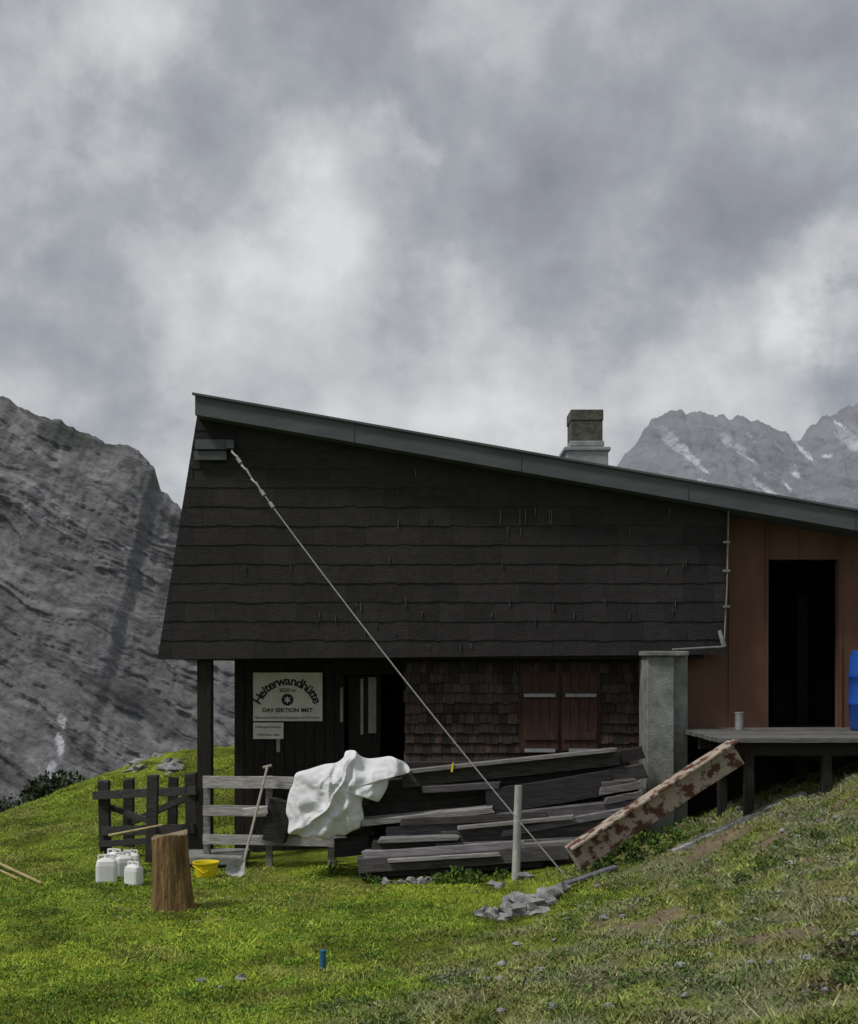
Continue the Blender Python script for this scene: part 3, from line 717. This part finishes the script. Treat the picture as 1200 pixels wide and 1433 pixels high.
for u,dd,c in((1190,7.2,(.07,.06,.03)),(1140,6.6,(.14,.12,.08)),(1090,11.4,(.04,.075,.015)),(1060,11.2,(.045,.08,.016)),(1120,11.8,(.045,.08,.016)),(1210,6.8,(.06,.07,.025)),(980,8.5,(.2,.2,.14)),(760,8.2,(.2,.21,.15)),(640,9.2,(.2,.21,.15))):
    for j in range(3):
        q=gp(u+R.uniform(-26,26),dd+R.uniform(-.2,.2),.01);r_=R.uniform(.08,.15);b.leaves(q,(r_,r_,r_*.4),240,.024,c,.5,up=.6)
b.obj('heather_clumps',[m_leaf])
# ------------------------------------------------------------------ sky & light
w=bpy.data.worlds.new('World');sc.world=w;w.use_nodes=True;nt=w.node_tree;N=nt.nodes;L=nt.links;N.clear()
EL,AZ=math.radians(56),math.radians(-120)
sky=N.new('ShaderNodeTexSky');sky.sky_type='NISHITA';sky.sun_disc=False;sky.sun_elevation=EL;sky.sun_rotation=AZ
bg1=N.new('ShaderNodeBackground');bg1.inputs[1].default_value=.09;L.new(sky.outputs[0],bg1.inputs[0])
tc=N.new('ShaderNodeTexCoord');sp=N.new('ShaderNodeSeparateXYZ');L.new(tc.outputs['Generated'],sp.inputs[0])
def math_(op,a,b=None,c=None):
    m=N.new('ShaderNodeMath');m.operation=op
    for i,v in enumerate((a,b,c)):
        if v is None: continue
        if isinstance(v,(int,float)): m.inputs[i].default_value=v
        else: L.new(v,m.inputs[i])
    return m.outputs[0]
den=math_('ADD',math_('MAXIMUM',sp.outputs[2],0.0),.45)
cb=N.new('ShaderNodeCombineXYZ');L.new(math_('DIVIDE',sp.outputs[0],den),cb.inputs[0]);L.new(math_('DIVIDE',sp.outputs[1],den),cb.inputs[1])
def noise(vec,scale,det,rough,dist=0):
    n=N.new('ShaderNodeTexNoise');n.inputs['Scale'].default_value=scale;n.inputs['Detail'].default_value=det;n.inputs['Roughness'].default_value=rough;n.inputs['Distortion'].default_value=dist
    L.new(vec,n.inputs['Vector']);return n
n1=noise(cb.outputs[0],3.0,8,.56,0);n2=noise(tc.outputs['Generated'],10,8,.54,.12)
n3=noise(tc.outputs['Generated'],9,6,.6)
vm=N.new('ShaderNodeVectorMath');vm.operation='SUBTRACT';L.new(n3.outputs['Color'],vm.inputs[0]);vm.inputs[1].default_value=(.5,.5,.5)
vs_=N.new('ShaderNodeVectorMath');vs_.operation='SCALE';L.new(vm.outputs[0],vs_.inputs[0]);vs_.inputs['Scale'].default_value=.24
va=N.new('ShaderNodeVectorMath');va.operation='ADD';L.new(tc.outputs['Generated'],va.inputs[0]);L.new(vs_.outputs[0],va.inputs[1])
val=math_('ADD',math_('MULTIPLY',n1.outputs[0],.8),math_('MULTIPLY',n2.outputs[0],1.0))
blobs=[(450,350,150,.11),(180,60,150,.15),(60,230,110,.11),(90,400,170,-.16),(30,100,90,-.15),(320,220,110,-.12),(560,60,170,-.08),(1000,230,330,-.12),(720,420,150,-.07),
 (950,430,150,-.10),(1150,400,80,.22),(1190,500,60,-.2),(540,185,50,.14),(965,110,110,.10),(330,530,260,.18),(750,530,200,.20),(980,540,160,.18),(150,600,90,-.06)]
for u,v,r_,a_ in blobs:
    dr=Vector(((u-600)/F,1,(930-v)/F)).normalized()
    di=N.new('ShaderNodeVectorMath');di.operation='DISTANCE';L.new(va.outputs[0],di.inputs[0]);di.inputs[1].default_value=dr
    mr=N.new('ShaderNodeMapRange');mr.interpolation_type='SMOOTHSTEP';L.new(di.outputs['Value'],mr.inputs[0])
    mr.inputs[1].default_value=0;mr.inputs[2].default_value=r_*1.5/F;mr.inputs[3].default_value=a_;mr.inputs[4].default_value=0
    val=math_('ADD',val,mr.outputs[0])
cr=N.new('ShaderNodeValToRGB');e=cr.color_ramp.elements
sc_v=math_('MULTIPLY',val,.8)
e[0].position=.38;e[0].color=(.235,.245,.285,1);e[1].position=.99;e[1].color=(.73,.735,.735,1)
k=e.new(.55);k.color=(.315,.325,.36,1)
k=e.new(.67);k.color=(.39,.405,.435,1);k=e.new(.78);k.color=(.52,.53,.545,1)
L.new(sc_v,cr.inputs[0])
bg2=N.new('ShaderNodeBackground');bg2.inputs[1].default_value=1.0;L.new(cr.outputs[0],bg2.inputs[0])
mx=N.new('ShaderNodeMixShader');mx.inputs[0].default_value=.93;L.new(bg1.outputs[0],mx.inputs[1]);L.new(bg2.outputs[0],mx.inputs[2])
wo=N.new('ShaderNodeOutputWorld');L.new(mx.outputs[0],wo.inputs[0])
su=bpy.data.lights.new('sun','SUN');su.energy=2.5;su.angle=math.radians(10);su.color=(1,.96,.9)
so_=bpy.data.objects.new('sun',su);sc.collection.objects.link(so_)
dv=Vector((math.sin(AZ)*math.cos(EL),math.cos(AZ)*math.cos(EL),math.sin(EL)));so_.rotation_euler=dv.to_track_quat('Z','Y').to_euler()
# ------------------------------------------------------------------ camera
cd=bpy.data.cameras.new('camera');co=bpy.data.objects.new('camera',cd);sc.collection.objects.link(co)
cd.sensor_fit='HORIZONTAL';cd.sensor_width=36;cd.lens=F/1200*36;cd.shift_y=(930-716.5)/1200;cd.clip_end=20000;cd.clip_start=.1
co.location=(0,0,EYE);co.rotation_euler=(math.pi/2,0,0);sc.camera=co
